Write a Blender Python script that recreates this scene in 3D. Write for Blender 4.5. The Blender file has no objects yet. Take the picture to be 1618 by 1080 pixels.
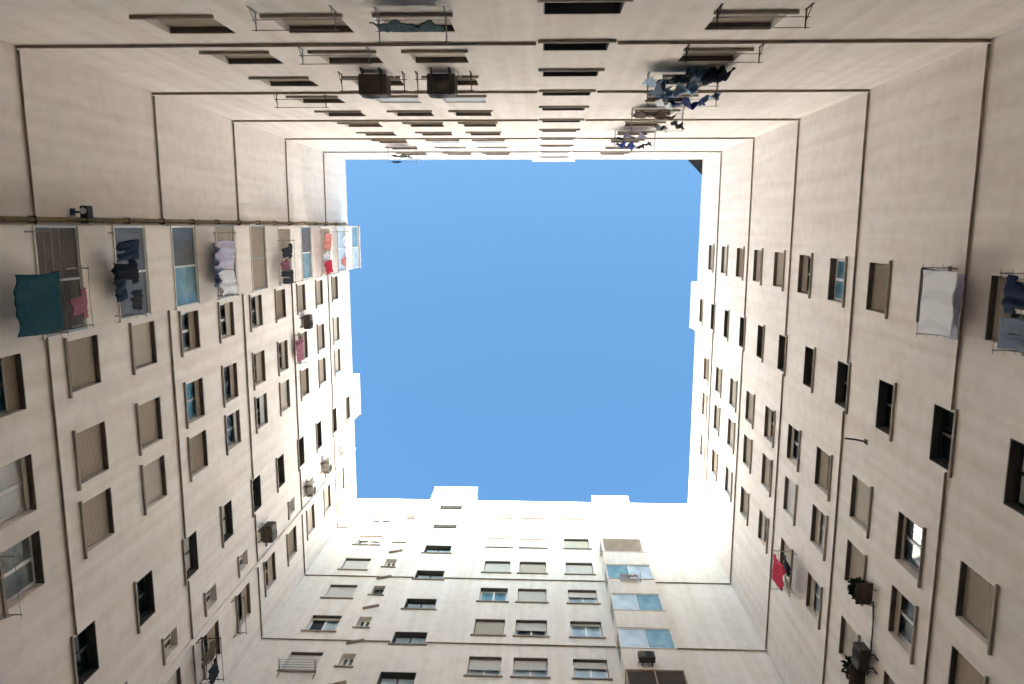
import bpy, bmesh, math, random
from mathutils import Matrix, Vector, noise as mnoise

random.seed(7)
C = bpy.context.scene.collection
SC = bpy.context.scene

# ------------------------------------------------------------------ camera
# world: X to the right of the picture, Y towards its foot, Z straight up; the photographer stands at the origin
ROT = [[0.999243, -0.002754, 0.038805], [0.008819, 0.98756, -0.156994], [-0.03789, 0.157217, 0.986837]]
cd = bpy.data.cameras.new('camera')
cam = bpy.data.objects.new('camera', cd)
C.objects.link(cam)
r0, r1, r2 = (Vector(r) for r in ROT)
m = Matrix.Identity(4)
for i in range(3):
    m[i][0], m[i][1], m[i][2] = r0[i], -r1[i], -r2[i]
cam.matrix_world = m
cd.sensor_width = 36
cd.lens = 25.455
cd.clip_start = 0.1
cd.clip_end = 2000
SC.camera = cam

# ------------------------------------------------------------------ sky and sun
SUN = Vector((-0.044, -1.0, 0.288)).normalized()          # towards the sun
w = bpy.data.worlds.new('World')
SC.world = w
w.use_nodes = True
nt = w.node_tree
sky = nt.nodes.new('ShaderNodeTexSky')
sky.sky_type = 'NISHITA'
sky.sun_disc = False
sky.sun_elevation = math.asin(SUN.z)
sky.sun_rotation = math.atan2(SUN.x, SUN.y)
sky.altitude = 1200
sky.air_density = 0.8
sky.dust_density = 10.0
sky.ozone_density = 3.2
tint = nt.nodes.new('ShaderNodeMix')                        # even white balance over the whole sky
tint.data_type = 'RGBA'
tint.blend_type = 'MULTIPLY'
tint.inputs[0].default_value = 1.0
tint.inputs[7].default_value = (0.715, 1.01, 0.965, 1)
nt.links.new(sky.outputs[0], tint.inputs[6])
nt.links.new(tint.outputs[2], nt.nodes['Background'].inputs[0])
nt.nodes['Background'].inputs[1].default_value = 0.05

ld = bpy.data.lights.new('sun', 'SUN')
ld.energy = 5.0
ld.angle = math.radians(0.53)
ld.color = (1.0, 0.965, 0.92)
sun = bpy.data.objects.new('sun', ld)
C.objects.link(sun)
sun.rotation_euler = (-SUN).to_track_quat('-Z', 'Y').to_euler()
sun.location = (0, -60, 80)

vs = SC.view_settings
vs.view_transform = 'Standard'
vs.look = 'None'
vs.gamma = 1.0
vs.exposure = 3.9
vs.use_curve_mapping = False
SC.cycles.diffuse_bounces = 8
SC.cycles.max_bounces = 12
SC.cycles.use_denoising = True

# ------------------------------------------------------------------ materials
def mat(name, col, rough=0.8, noise=0.0, nscale=3.0, bump=0.0, bscale=60.0, spec=0.3, metal=0.0, col2=None):
    mt = bpy.data.materials.new(name)
    mt.use_nodes = True
    t = mt.node_tree
    b = t.nodes['Principled BSDF']
    b.inputs['Roughness'].default_value = rough
    b.inputs['Metallic'].default_value = metal
    b.inputs['Specular IOR Level'].default_value = spec
    b.inputs['Base Color'].default_value = (*col, 1)
    tc = t.nodes.new('ShaderNodeTexCoord')
    if noise or col2:
        n = t.nodes.new('ShaderNodeTexNoise')
        n.inputs['Scale'].default_value = nscale
        n.inputs['Detail'].default_value = 5
        t.links.new(tc.outputs['Object'], n.inputs['Vector'])
        cr = t.nodes.new('ShaderNodeValToRGB')
        a = [c * (1 - noise) for c in col]
        z = [min(1, c * (1 + noise)) for c in (col2 or col)]
        cr.color_ramp.elements[0].position = 0.3
        cr.color_ramp.elements[1].position = 0.7
        cr.color_ramp.elements[0].color = (*a, 1)
        cr.color_ramp.elements[1].color = (*z, 1)
        t.links.new(n.outputs['Fac'], cr.inputs[0])
        t.links.new(cr.outputs[0], b.inputs['Base Color'])
    if bump:
        n2 = t.nodes.new('ShaderNodeTexNoise')
        n2.inputs['Scale'].default_value = bscale
        n2.inputs['Detail'].default_value = 4
        t.links.new(tc.outputs['Object'], n2.inputs['Vector'])
        bp = t.nodes.new('ShaderNodeBump')
        bp.inputs['Strength'].default_value = bump
        bp.inputs['Distance'].default_value = 0.01
        t.links.new(n2.outputs['Fac'], bp.inputs['Height'])
        t.links.new(bp.outputs[0], b.inputs['Normal'])
    return mt

def stucco():
    """cream render: cloudy weathering, faint vertical rain streaks, patched areas"""
    mt = bpy.data.materials.new('cream_stucco')
    mt.use_nodes = True
    t = mt.node_tree
    L = t.links.new
    b = t.nodes['Principled BSDF']
    b.inputs['Roughness'].default_value = 0.9
    b.inputs['Specular IOR Level'].default_value = 0.15
    tc = t.nodes.new('ShaderNodeTexCoord')
    def noise(scale, detail, vec):
        n = t.nodes.new('ShaderNodeTexNoise')
        n.inputs['Scale'].default_value = scale
        n.inputs['Detail'].default_value = detail
        L(vec, n.inputs['Vector'])
        return n.outputs['Fac']
    def mapped(s):
        mp = t.nodes.new('ShaderNodeMapping')
        mp.inputs['Scale'].default_value = s
        L(tc.outputs['Object'], mp.inputs['Vector'])
        return mp.outputs[0]
    def ramp(v, p0, p1, c0, c1):
        cr = t.nodes.new('ShaderNodeValToRGB')
        cr.color_ramp.elements[0].position, cr.color_ramp.elements[1].position = p0, p1
        cr.color_ramp.elements[0].color, cr.color_ramp.elements[1].color = (*c0, 1), (*c1, 1)
        L(v, cr.inputs[0])
        return cr.outputs[0]
    def mul(a, c, f):
        mx = t.nodes.new('ShaderNodeMix')
        mx.data_type = 'RGBA'
        mx.blend_type = 'MULTIPLY'
        mx.inputs[0].default_value = f
        L(a, mx.inputs[6])
        L(c, mx.inputs[7])
        return mx.outputs[2]
    base = ramp(noise(0.35, 6, tc.outputs['Object']), 0.3, 0.72, STUCCO_A, STUCCO_B)
    streak = ramp(noise(1.0, 4, mapped((2.6, 2.6, 0.10))), 0.30, 0.62, (0.84, 0.815, 0.775), (1, 1, 1))
    blot = ramp(noise(2.2, 8, tc.outputs['Object']), 0.28, 0.55, (0.89, 0.88, 0.86), (1, 1, 1))
    c = mul(mul(base, streak, 0.75), blot, 0.8)
    L(c, b.inputs['Base Color'])
    bp = t.nodes.new('ShaderNodeBump')
    bp.inputs['Strength'].default_value = 0.35
    bp.inputs['Distance'].default_value = 0.012
    L(noise(28, 5, tc.outputs['Object']), bp.inputs['Height'])
    L(bp.outputs[0], b.inputs['Normal'])
    return mt

STUCCO_A, STUCCO_B = (0.815, 0.757, 0.70), (0.872, 0.818, 0.765)
M = {}
M['stucco'] = stucco()
M['joint'] = mat('brown_drip_metal', (0.34, 0.275, 0.205), 0.75, 0.25, 2.5)
M['coping'] = mat('coping_cement', (0.66, 0.63, 0.58), 0.85, 0.08, 3)
M['roof'] = mat('roof_felt', (0.28, 0.22, 0.18), 0.95, 0.15, 1)
M['paving'] = mat('courtyard_paving', (0.10, 0.09, 0.075), 0.9, 0.2, 0.6, 0.3, 20)
M['sill'] = mat('sill_stone', (0.33, 0.28, 0.225), 0.75, 0.15, 6)
M['head_shade'] = mat('soffit_shade_strip', (0.13, 0.105, 0.08), 0.7, 0.2, 8)  # dark brown paints in the shade under each window head
M['shut_a'] = mat('beige_slat_plastic', (0.42, 0.355, 0.275), 0.6, 0.06, 1.2)
M['shut_b'] = mat('pale_slat_plastic', (0.56, 0.51, 0.43), 0.6, 0.06, 1.2)
M['shut_d'] = mat('white_slat_plastic', (0.66, 0.64, 0.61), 0.6, 0.06, 1.2)
M['shut_c'] = mat('brown_slat_plastic', (0.30, 0.235, 0.165), 0.6, 0.08, 1.2)
M['fr_white'] = mat('white_window_frame', (0.72, 0.71, 0.68), 0.5)
M['fr_alu'] = mat('grey_aluminium_frame', (0.33, 0.34, 0.34), 0.4, metal=0.3)
M['fr_bronze'] = mat('bronze_frame', (0.045, 0.038, 0.03), 0.5)
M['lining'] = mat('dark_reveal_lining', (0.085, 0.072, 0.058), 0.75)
M['glass'] = mat('dark_room_glass', (0.045, 0.054, 0.058), 0.05, 0.2, 1.7, spec=0.8, col2=(0.20, 0.215, 0.22))
M['glass_teal'] = mat('teal_tinted_glass', (0.07, 0.18, 0.23), 0.08, 0.15, 1.5, spec=0.6, col2=(0.22, 0.36, 0.41))
M['glass_blue'] = mat('curtained_glass', (0.30, 0.40, 0.47), 0.10, 0.10, 1.3, spec=0.6, col2=(0.62, 0.68, 0.72))
M['glass_stair'] = mat('stairwell_glass', (0.012, 0.02, 0.022), 0.04, 0.2, 1.7, spec=0.8, col2=(0.035, 0.05, 0.055))
M['glass_grey'] = mat('dull_grey_glass', (0.15, 0.155, 0.155), 0.25, 0.15, 2.0, spec=0.2)
M['blind_dark'] = mat('dark_brown_blind', (0.085, 0.065, 0.05), 0.7, 0.1, 3.0)
M['blind_grey'] = mat('grey_brown_blind', (0.15, 0.13, 0.11), 0.7, 0.15, 3.0)
M['shut_w'] = mat('bluish_white_slats', (0.60, 0.64, 0.68), 0.5, 0.05, 1.5)
M['curtain_glare'] = mat('white_curtain_glare', (0.62, 0.62, 0.60), 0.9, 0.06, 6)  # net curtain; on the lit-looking panes its white paints in the light
M['metal'] = mat('galvanised_metal', (0.30, 0.29, 0.27), 0.5, metal=0.4)
M['rust'] = mat('rusty_metal', (0.09, 0.06, 0.04), 0.8, 0.3, 9)
M['rope'] = mat('clothesline_cord', (0.35, 0.33, 0.28), 0.9)
M['pipe'] = mat('ochre_pipe', (0.20, 0.145, 0.07), 0.7, 0.3, 3)
M['pipe_pale'] = mat('pale_pipe', (0.66, 0.60, 0.52), 0.7, 0.06, 3)
M['ac_white'] = mat('aged_white_casing', (0.50, 0.47, 0.41), 0.6, 0.08, 4)
M['ac_dark'] = mat('dark_brown_casing', (0.10, 0.08, 0.062), 0.7, 0.2, 4)
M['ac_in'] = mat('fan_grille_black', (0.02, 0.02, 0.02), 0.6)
M['leaf'] = mat('plant_leaf', (0.045, 0.06, 0.025), 0.7, 0.3, 9)
M['clay'] = mat('clay_pot', (0.10, 0.055, 0.04), 0.8, 0.15, 9)
M['shade'] = mat('charcoal_shade_cloth', (0.03, 0.032, 0.036), 0.9)
M['lampglass'] = mat('lamp_lens', (0.6, 0.6, 0.6), 0.3)
def cloth_mat(name, col):
    if name not in M:
        M[name] = mat(name, col, 0.95, 0.10, 7.0, 0.25, 40)
    return M[name]

# ------------------------------------------------------------------ helpers
def tag(o, label=None, cat=None, group=None, kind=None):
    if label: o['label'] = label
    if cat: o['category'] = cat
    if group: o['group'] = group
    if kind: o['kind'] = kind
    return o

def mesh_of(name, bm, mats):
    bmesh.ops.recalc_face_normals(bm, faces=bm.faces)
    me = bpy.data.meshes.new(name)
    bm.to_mesh(me)
    bm.free()
    for k in (mats if isinstance(mats, (list, tuple)) else [mats]):
        me.materials.append(M[k] if isinstance(k, str) else k)
    return me

def put(name, me, parent=None, loc=(0, 0, 0), rot=(0, 0, 0)):
    o = bpy.data.objects.new(name, me)
    C.objects.link(o)
    o.parent = parent
    o.location = loc
    o.rotation_euler = rot
    return o

def box(bm, x0, x1, y0, y1, z0, z1, mi=0, bev=0.0):
    vs_ = [bm.verts.new((x, y, z)) for x in (x0, x1) for y in (y0, y1) for z in (z0, z1)]
    q = [(0, 1, 3, 2), (4, 6, 7, 5), (0, 4, 5, 1), (2, 3, 7, 6), (0, 2, 6, 4), (1, 5, 7, 3)]
    fs = [bm.faces.new([vs_[i] for i in f]) for f in q]
    for f in fs: f.material_index = mi
    if bev:
        es = list({e for f in fs for e in f.edges})
        r = bmesh.ops.bevel(bm, geom=es, offset=bev, segments=2, affect='EDGES')
        for f in r['faces']: f.material_index = mi
    return fs

def tube(bm, pts, r, n=6, mi=0):
    pts = [Vector(p) for p in pts]
    rings = []
    for i, p in enumerate(pts):
        d = (pts[min(i + 1, len(pts) - 1)] - pts[max(i - 1, 0)]).normalized()
        a = d.orthogonal().normalized()
        b = d.cross(a)
        rings.append([bm.verts.new(p + r * (math.cos(2 * math.pi * k / n) * a + math.sin(2 * math.pi * k / n) * b)) for k in range(n)])
    for i in range(len(rings) - 1):
        A_, B_ = rings[i], rings[i + 1]
        # pick the rotation that twists least
        s = min(range(n), key=lambda s_: (A_[0].co - B_[s_].co).length)
        for k in range(n):
            f = bm.faces.new([A_[k], A_[(k + 1) % n], B_[(k + 1 + s) % n], B_[(k + s) % n]])
            f.material_index = mi
    for R in (rings[0], rings[-1]):
        f = bm.faces.new(R)
        f.material_index = mi

GROUND = -1.6
FLOORS = [(-6.2, -1.25), (-2, 10.9995), (0, 16.8295), (2, 22.6595), (4, 28.4947), (6, 34.2711), (9.4963, 44.7313), (12, 52.2)]
def Z(f):
    for (a, za), (b, zb) in zip(FLOORS, FLOORS[1:]):
        if f <= b:
            return za + (f - a) * (zb - za) / (b - a)
    return zb
ROOF = Z(9.4963)
DN, DS, DW, DE = 4.0294, 17.6528, 11.9183, 9.6749

# the four facades: origin, turn about Z, sign of the wall coordinate in the local x axis; local y points into the courtyard
SIDES = {'N': ((0, -DN), 0.0, 1), 'S': ((0, DS), math.pi, -1), 'W': ((-DW, 0), -math.pi / 2, -1), 'E': ((DE, 0), math.pi / 2, 1)}
def side_matrix(s):
    (x, y), a, sg = SIDES[s]
    return Matrix.Translation((x, y, GROUND)) @ Matrix.Rotation(a, 4, 'Z')
def lx(s, u): return SIDES[s][2] * u
def lz(z): return z - GROUND

# ------------------------------------------------------------------ wall sheet with recessed openings and joints
def wall_mesh(s, u0, u1, z0, z1, holes, joints):
    """holes: (ua, ub, za, zb); joints: (ua, ub, z). One mesh: face, reveals, joints (material 1)."""
    H, R, J = 0.30, 0.09, 0.045
    us, zs = {u0, u1}, {z0, z1}
    for a, b, c, d in holes: us |= {a, b}; zs |= {c, d}
    for a, b, z in joints: us |= {a, b}; zs |= {z - J, z + J}
    us = sorted(round(x, 4) for x in us if u0 - 1e-6 <= x <= u1 + 1e-6)
    zs = sorted(round(x, 4) for x in zs if z0 - 1e-6 <= x <= z1 + 1e-6)
    nu, nz = len(us) - 1, len(zs) - 1
    dep = [[0.0] * nz for _ in range(nu)]
    for i in range(nu):
        um = (us[i] + us[i + 1]) / 2
        for k in range(nz):
            zm = (zs[k] + zs[k + 1]) / 2
            for a, b, z in joints:
                if a < um < b and abs(zm - z) < J: dep[i][k] = R
            for a, b, c, d in holes:
                if a < um < b and c < zm < d: dep[i][k] = H
    bm = bmesh.new()
    cache = {}
    def V(u, y, z):
        key = (u, round(y, 4), z)
        if key not in cache: cache[key] = bm.verts.new((lx(s, u), -y, lz(z)))
        return cache[key]
    def face(vs_, mi):
        f = bm.faces.new(vs_)
        f.material_index = mi
    for i in range(nu):
        for k in range(nz):
            d = dep[i][k]
            mi = 1 if d == R else 0
            a, b, c, e = us[i], us[i + 1], zs[k], zs[k + 1]
            face([V(a, d, c), V(b, d, c), V(b, d, e), V(a, d, e)], mi)
            if i + 1 < nu and dep[i + 1][k] != d:
                d2 = dep[i + 1][k]
                face([V(b, d, c), V(b, d2, c), V(b, d2, e), V(b, d, e)], 1 if R in (d, d2) and H not in (d, d2) else 0)
            if k + 1 < nz and dep[i][k + 1] != d:
                d2 = dep[i][k + 1]
                face([V(a, d, e), V(b, d, e), V(b, d2, e), V(a, d2, e)], 1 if R in (d, d2) and H not in (d, d2) else 0)
    return mesh_of('wall', bm, ['stucco', 'joint'])

# ------------------------------------------------------------------ windows (shared meshes)
CACHE = {}
def cached(key, fn):
    if key not in CACHE: CACHE[key] = fn()
    return CACHE[key]

def frame_mesh(w_, h, m_, y=-0.20, t=0.06, d=0.05, mull=True):
    bm = bmesh.new()
    box(bm, -w_ / 2, -w_ / 2 + t, y - d, y, 0, h)
    box(bm, w_ / 2 - t, w_ / 2, y - d, y, 0, h)
    box(bm, -w_ / 2 + t, w_ / 2 - t, y - d, y, 0, t)
    box(bm, -w_ / 2 + t, w_ / 2 - t, y - d, y, h - t, h)
    if mull:
        box(bm, -t * 0.7, t * 0.7, y - d, y + 0.01, t, h - t)
    return mesh_of('window_frame', bm, m_)

def pane_mesh(w_, h, m_, y):
    bm = bmesh.new()
    box(bm, -w_ / 2, w_ / 2, y - 0.008, y, 0, h)
    return mesh_of('pane', bm, m_)

def shutter_mesh(w_, h, m_, y=-0.15):
    """rolled slats 5 cm high, each with its own lip"""
    bm = bmesh.new()
    n = max(1, round(h / 0.055))
    p = h / n
    rows = []
    for i in range(n):
        za = i * p
        rows += [(y - 0.022, za), (y - 0.004, za + 0.008), (y, za + p * 0.5), (y - 0.004, za + p - 0.010)]
    rows.append((y - 0.022, h))
    L = [bm.verts.new((-w_ / 2, a, b)) for a, b in rows]
    R = [bm.verts.new((w_ / 2, a, b)) for a, b in rows]
    for i in range(len(rows) - 1):
        bm.faces.new([L[i], R[i], R[i + 1], L[i + 1]])
    box(bm, -w_ / 2, w_ / 2, y - 0.02, y + 0.012, -0.045, 0.0)      # bottom rail
    return mesh_of('roller_shutter', bm, m_)

def sill_mesh(w_, m_='sill'):
    bm = bmesh.new()
    box(bm, -w_ / 2 - 0.11, w_ / 2 + 0.11, 0.002, 0.07, -0.06, -0.004)
    box(bm, -w_ / 2 + 0.003, w_ / 2 - 0.003, -0.25, 0.002, -0.001, 0.018)
    return mesh_of('sill', bm, m_)

def head_shade_mesh(w_, h):  # added strip below the head, its dark colour standing for soffit shade
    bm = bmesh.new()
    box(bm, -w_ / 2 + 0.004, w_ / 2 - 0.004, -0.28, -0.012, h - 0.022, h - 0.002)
    return mesh_of('soffit_shade_strip', bm, 'head_shade')

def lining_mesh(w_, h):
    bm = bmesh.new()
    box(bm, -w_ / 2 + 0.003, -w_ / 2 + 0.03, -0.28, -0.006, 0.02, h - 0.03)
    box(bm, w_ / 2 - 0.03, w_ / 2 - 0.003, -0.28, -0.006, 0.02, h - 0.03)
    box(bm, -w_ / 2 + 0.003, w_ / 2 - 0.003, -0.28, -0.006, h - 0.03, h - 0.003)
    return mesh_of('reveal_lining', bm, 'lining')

def room_window(root, s, u0, u1, z0, h, closed=1.0, shut='shut_a', fr='fr_alu', glass='glass', open_sash=None, name='window', sill=True, head_shade=True, flush=False):
    """closed: how much of the opening the shutter covers from the head down"""
    w_ = round(u1 - u0, 2)
    h = round(h, 2)
    base = (lx(s, (u0 + u1) / 2), 0, lz(z0))
    W = put(name, cached(('fr', w_, h, fr), lambda: frame_mesh(w_ - 0.06, h - 0.05, fr)), root, (base[0], base[1], base[2] + 0.02))
    if sill: put('sill', cached(('sill', w_), lambda: sill_mesh(w_)), W, (0, 0, -0.02))
    if head_shade and not flush: put('soffit_shade_strip', cached(('head_shade', w_, h), lambda: head_shade_mesh(w_, h)), W, (0, 0, -0.02))
    if closed > 0.01:
        if 0.05 < closed < 0.95: closed = min(0.97, max(0.08, closed + random.uniform(-.07, .07)))
        hs = round((h - 0.03) * closed, 2)
        put('roller_shutter', cached(('sh', w_, hs, shut, flush), lambda: shutter_mesh(w_ - 0.07, hs, shut, -0.03 if flush else -0.13)), W, (0, 0, h - 0.025 - hs - 0.02))
    if closed < 0.97:
        pw = round((w_ - 0.06) / 2 - 0.06 - 0.03, 3)
        for k in (-1, 1):
            g = glass
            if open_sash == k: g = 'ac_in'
            px = k * (pw / 2 + 0.042)
            put('pane', cached(('pane', pw, h, g), lambda: pane_mesh(pw + 0.02, h - 0.05 - 0.10, g, -0.225)), W, (px, 0, 0.05),
                (random.uniform(-.012, .012), 0, random.uniform(-.02, .02)))
    return W

def stair_window(root, s, u0, u1, z0, h, glass='glass_stair'):
    w_ = round(u1 - u0, 2)
    h = round(h, 2)
    W = put('stair_window', cached(('sfr', w_, h), lambda: frame_mesh(w_ - 0.07, h - 0.06, 'fr_bronze', -0.23, 0.05)), root, (lx(s, (u0 + u1) / 2), 0, lz(z0) + 0.025))
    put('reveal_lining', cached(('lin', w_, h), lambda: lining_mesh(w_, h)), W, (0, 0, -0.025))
    put('sill', cached(('sill', w_), lambda: sill_mesh(w_)), W, (0, 0, -0.025))
    pw = round((w_ - 0.07) / 2 - 0.08, 3)
    for k in (-1, 1):
        put('pane', cached(('spane', pw, h, glass), lambda: pane_mesh(pw + 0.02, h - 0.15, glass, -0.255)), W, (k * (pw / 2 + 0.038), 0, 0.045),
            (random.uniform(-.01, .01), 0, random.uniform(-.015, .015)))
    return W

SILL_F, HEAD_F = 0.24, 0.70
def room_z(f): return Z(f + SILL_F), 1.345
STAIR_H = 0.985
def stair_z(f): return Z(f - 0.05)
SMALL_H = 0.93
def small_z(f): return Z(f + 0.37)

# ------------------------------------------------------------------ the setting: ground
bm = bmesh.new()
bmesh.ops.create_grid(bm, x_segments=8, y_segments=8, size=700)
g = put('ground', mesh_of('ground', bm, 'paving'), None, (0, 0, GROUND - 0.004))
tag(g, kind='structure')

# ------------------------------------------------------------------ facades
DEPTH = 10.0
def solid(root, name, u0, u1, s, z0, z1, y0, y1, mats='stucco'):
    bm = bmesh.new()
    a, b = sorted((lx(s, u0), lx(s, u1)))
    box(bm, a, b, y0, y1, lz(z0), lz(z1))
    return put(name, mesh_of(name, bm, mats), root)

def facade(s, u0, u1, columns, joints, towers, label, ends):
    root = bpy.data.objects.new('apartment_building', None)
    C.objects.link(root)
    root.matrix_world = side_matrix(s)
    tag(root, label, 'building', 'apartment blocks round the courtyard')
    holes, todo = [], []
    for kind, a, b, floors, style in columns:
        for f in floors:
            if kind == 'room': z0, h = room_z(f)
            elif kind == 'stair': z0, h = stair_z(f), STAIR_H
            else: z0, h = small_z(f), SMALL_H
            holes.append((a, b, z0, z0 + h))
            todo.append((kind, a, b, z0, h, f, style))
    put('wall', wall_mesh(s, u0, u1, GROUND, ROOF, holes, []), root)
    inset = 0.101 if s in 'WE' else 0.0
    slots = [(a, b) for kind, a, b, fl, st in columns if kind == 'stair']
    for a, b, z in joints:
        cuts = [max(a, u0 + inset)] + [x for p_, q_ in slots for x in (p_ - 0.05, q_ + 0.05) if a < p_ and q_ < b] + [min(b, u1 - inset)]
        for p_, q_ in zip(cuts[::2], cuts[1::2]):
            drip_moulding(root, s, p_, q_, z)
    for kind, a, b, z0, h, f, style in todo:
        st = dict(style.get('all', {}))
        if f in style: st.update(style[f])
        if kind == 'stair': stair_window(root, s, a, b, z0, h, **st)
        else:
            if kind == 'room' and 'closed' not in st:
                st['closed'] = random.choice((1, 1, 1, 1, 0.8, 0.62, 0.4))
            st.setdefault('shut', random.choice(('shut_a', 'shut_a', 'shut_b', 'shut_c', 'shut_d')))
            st.setdefault('fr', random.choice(('fr_alu', 'fr_white', 'fr_white', 'fr_bronze')))
            if s == 'S' and st['shut'] != 'shut_w': st['shut'] = random.choice(('shut_d', 'shut_d', 'shut_b'))
            room_window(root, s, a, b, z0, h, name='window' if kind == 'room' else 'bathroom_window', **st)
    e0, e1 = ends
    solid(root, 'building_body', u0 - e0, u1 + e1, s, GROUND, ROOF - 0.25, -DEPTH, -0.31)
    solid(root, 'roof', u0 - e0, u1 + e1, s, ROOF - 0.25, ROOF, -DEPTH, -0.002, 'roof')
    cuts = [u0] + [x for t in sorted(towers) for x in t[:2]] + [u1]
    for a, b in zip(cuts[::2], cuts[1::2]):
        solid(root, 'coping', a, b, s, ROOF + 0.001, ROOF + 0.09, -0.34, 0.035, 'coping')
    for a, b, top in towers:
        solid(root, 'stair_tower', a, b, s, ROOF + 0.002, top, -3.2, -0.001)
        solid(root, 'coping', a - 0.04, b + 0.04, s, top + 0.001, top + 0.10, -3.25, 0.04, 'coping')
    return root

def drip_moulding(root, s, a, b, z):
    """projecting metal drip with a turned-down lip, a little uneven along its run"""
    bm = bmesh.new()
    n = max(2, int((b - a) / 1.2))
    prof = [(0.001, 0.03), (0.060, 0.012), (0.074, -0.022), (0.068, -0.024), (0.055, -0.006), (0.001, 0.0)]
    rings = []
    for i in range(n + 1):
        u = a + (b - a) * i / n
        dz, dy = random.uniform(-.008, .008), random.uniform(-.006, .006)
        rings.append([bm.verts.new((lx(s, u), y + (dy if y > .01 else 0), lz(z) + q + dz)) for y, q in prof])
    for i in range(n):
        for k in range(6):
            bm.faces.new([rings[i][k], rings[i][(k + 1) % 6], rings[i + 1][(k + 1) % 6], rings[i + 1][k]])
    bm.faces.new(rings[0]); bm.faces.new(rings[-1])
    put('drip_moulding', mesh_of('drip_moulding', bm, 'joint'), root)

def joint_runs(u0, u1, gaps, fs=(-2, 0, 2, 4, 6, 8)):
    out = []
    for f in fs:
        cur = u0
        for a, b in sorted(gaps):
            out.append((cur, a, Z(f)))
            cur = b
        out.append((cur, u1, Z(f)))
    return out

R_ROOM = range(-2, 9)
O = dict(closed=0)
OW = dict(closed=0, fr='fr_white')
def raised(c, **k): return dict(closed=c, **k)

# north (top of the picture)
NB = facade('N', -DW, DE, [
    ('room', -7.90, -6.47, R_ROOM, {'all': dict(shut='shut_a'), -1: raised(1), 0: raised(.66), 1: raised(1), 2: raised(.75, fr='fr_white'), 3: raised(.45, shut='shut_c'), 4: raised(.6, shut='shut_c'), 5: raised(1), 6: raised(.8), 7: raised(1)}),
    ('room', -5.33, -3.95, R_ROOM, {-1: raised(1, shut='shut_a'), 0: raised(1, shut='shut_b'), 1: raised(.8), 2: raised(.7, shut='shut_w', fr='fr_white', glass='glass_blue', open_sash=1, flush=True), 3: raised(.7, shut='shut_c'), 6: raised(1, shut='shut_w', flush=True), 7: raised(1, shut='shut_w', flush=True)}),
    ('room', -3.15, -1.82, R_ROOM, {-1: raised(.45, shut='shut_b', glass='glass_teal'), 0: raised(.62, shut='shut_b'), 1: raised(.8), 2: raised(.7, shut='shut_w', fr='fr_white', glass='glass_blue', open_sash=1, flush=True), 3: raised(.6, shut='shut_c'), 6: raised(1, shut='shut_w', flush=True), 7: raised(1, shut='shut_w', flush=True)}),
    ('stair', 0.02, 1.50, range(-2, 10), {}),
    ('room', 3.34, 4.70, R_ROOM, {-1: raised(1, shut='shut_a'), 0: raised(1, shut='shut_a'), 1: raised(.3), 3: raised(.5)}),
], joint_runs(-DW, DE, [(-0.13, 1.66)]), [(-0.5, 2.06, Z(9.98))],
    'beige apartment block at the top with two brown air conditioners on its wall', (0, 0))

# west (left)
WB = facade('W', -DN, DS, [
    ('room', 2.90, 4.22, R_ROOM, {-1: raised(.3, glass='glass_teal'), 0: raised(.72, shut='shut_a'), 1: raised(1, shut='shut_b'), 2: raised(.35), 3: raised(.3), 4: raised(.3), 5: raised(1), 6: raised(1), 7: raised(1), 8: raised(.8)}),
    ('room', 5.30, 6.68, R_ROOM, {-1: raised(.1, fr='fr_white', glass='curtain_glare'), 0: raised(1, shut='shut_a'), 1: raised(1, shut='shut_a'), 2: raised(.15, glass='glass_teal'), 3: raised(.3), 4: raised(.4), 5: raised(.3), 6: raised(.4), 7: raised(1), 8: raised(1)}),
    ('room', 7.20, 8.56, R_ROOM, {-1: raised(0, fr='fr_white'), 0: raised(1, shut='shut_a'), 1: raised(1, shut='shut_b'), 2: raised(.7, shut='shut_c'), 3: raised(.2), 4: raised(.4), 5: raised(1, shut='shut_b'), 6: raised(.6), 7: raised(1), 8: raised(.5)}),
    ('stair', 10.50, 11.93, range(-2, 10), {2: dict(glass='curtain_glare'), 3: dict(glass='curtain_glare')}),  # white panes on two storeys: bright reflections put in as colour
    ('small', 13.08, 13.76, R_ROOM, {'all': dict(closed=0, head_shade=False, fr='fr_white')}),
    ('room', 14.55, 15.95, R_ROOM, {2: raised(.5), 3: raised(.4), 4: raised(.4)}),
], joint_runs(-DN, DS, [(-0.02, 2.5)]), [(9.70, 12.35, Z(10.1))],
    'beige apartment block at the left with a balcony stack hung with washing', (DEPTH, DEPTH))

# east (right)
EB = facade('E', -DN, DS, [
    ('room', 1.00, 2.40, R_ROOM, {-1: raised(.35, shut='shut_a'), 0: raised(.2), 1: raised(1, shut='shut_c'), 2: raised(0, fr='fr_white', glass='glass_teal'), 3: raised(.35, shut='shut_c'), 4: raised(.7, shut='shut_a')}),
    ('stair', 4.25, 5.67, range(-2, 10), {-1: dict(glass='curtain_glare')}),  # one storey's panes coloured white to look lit
    ('room', 7.50, 8.87, R_ROOM, {-1: raised(1, shut='shut_a'), 0: raised(.1, glass='glass'), 1: raised(1, shut='shut_b'), 2: raised(.5), 3: raised(.2), 4: raised(.3)}),
    ('room', 9.60, 10.98, R_ROOM, {-1: raised(1, shut='shut_a'), 0: raised(.15), 1: raised(1, shut='shut_a'), 2: raised(.25, fr='fr_white', glass='curtain_glare'), 3: raised(.8), 4: raised(.4)}),
    ('room', 12.15, 13.48, R_ROOM, {1: raised(1, shut='shut_b'), 0: raised(.2), 2: raised(.2, glass='glass_blue'), 4: raised(.3, fr='fr_white', glass='curtain_glare')}),
], joint_runs(-DN, DS, []), [(3.49, 6.35, Z(10.08))],
    'beige apartment block at the right with a white sheet and a red cloth hung outside', (DEPTH, DEPTH))

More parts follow.
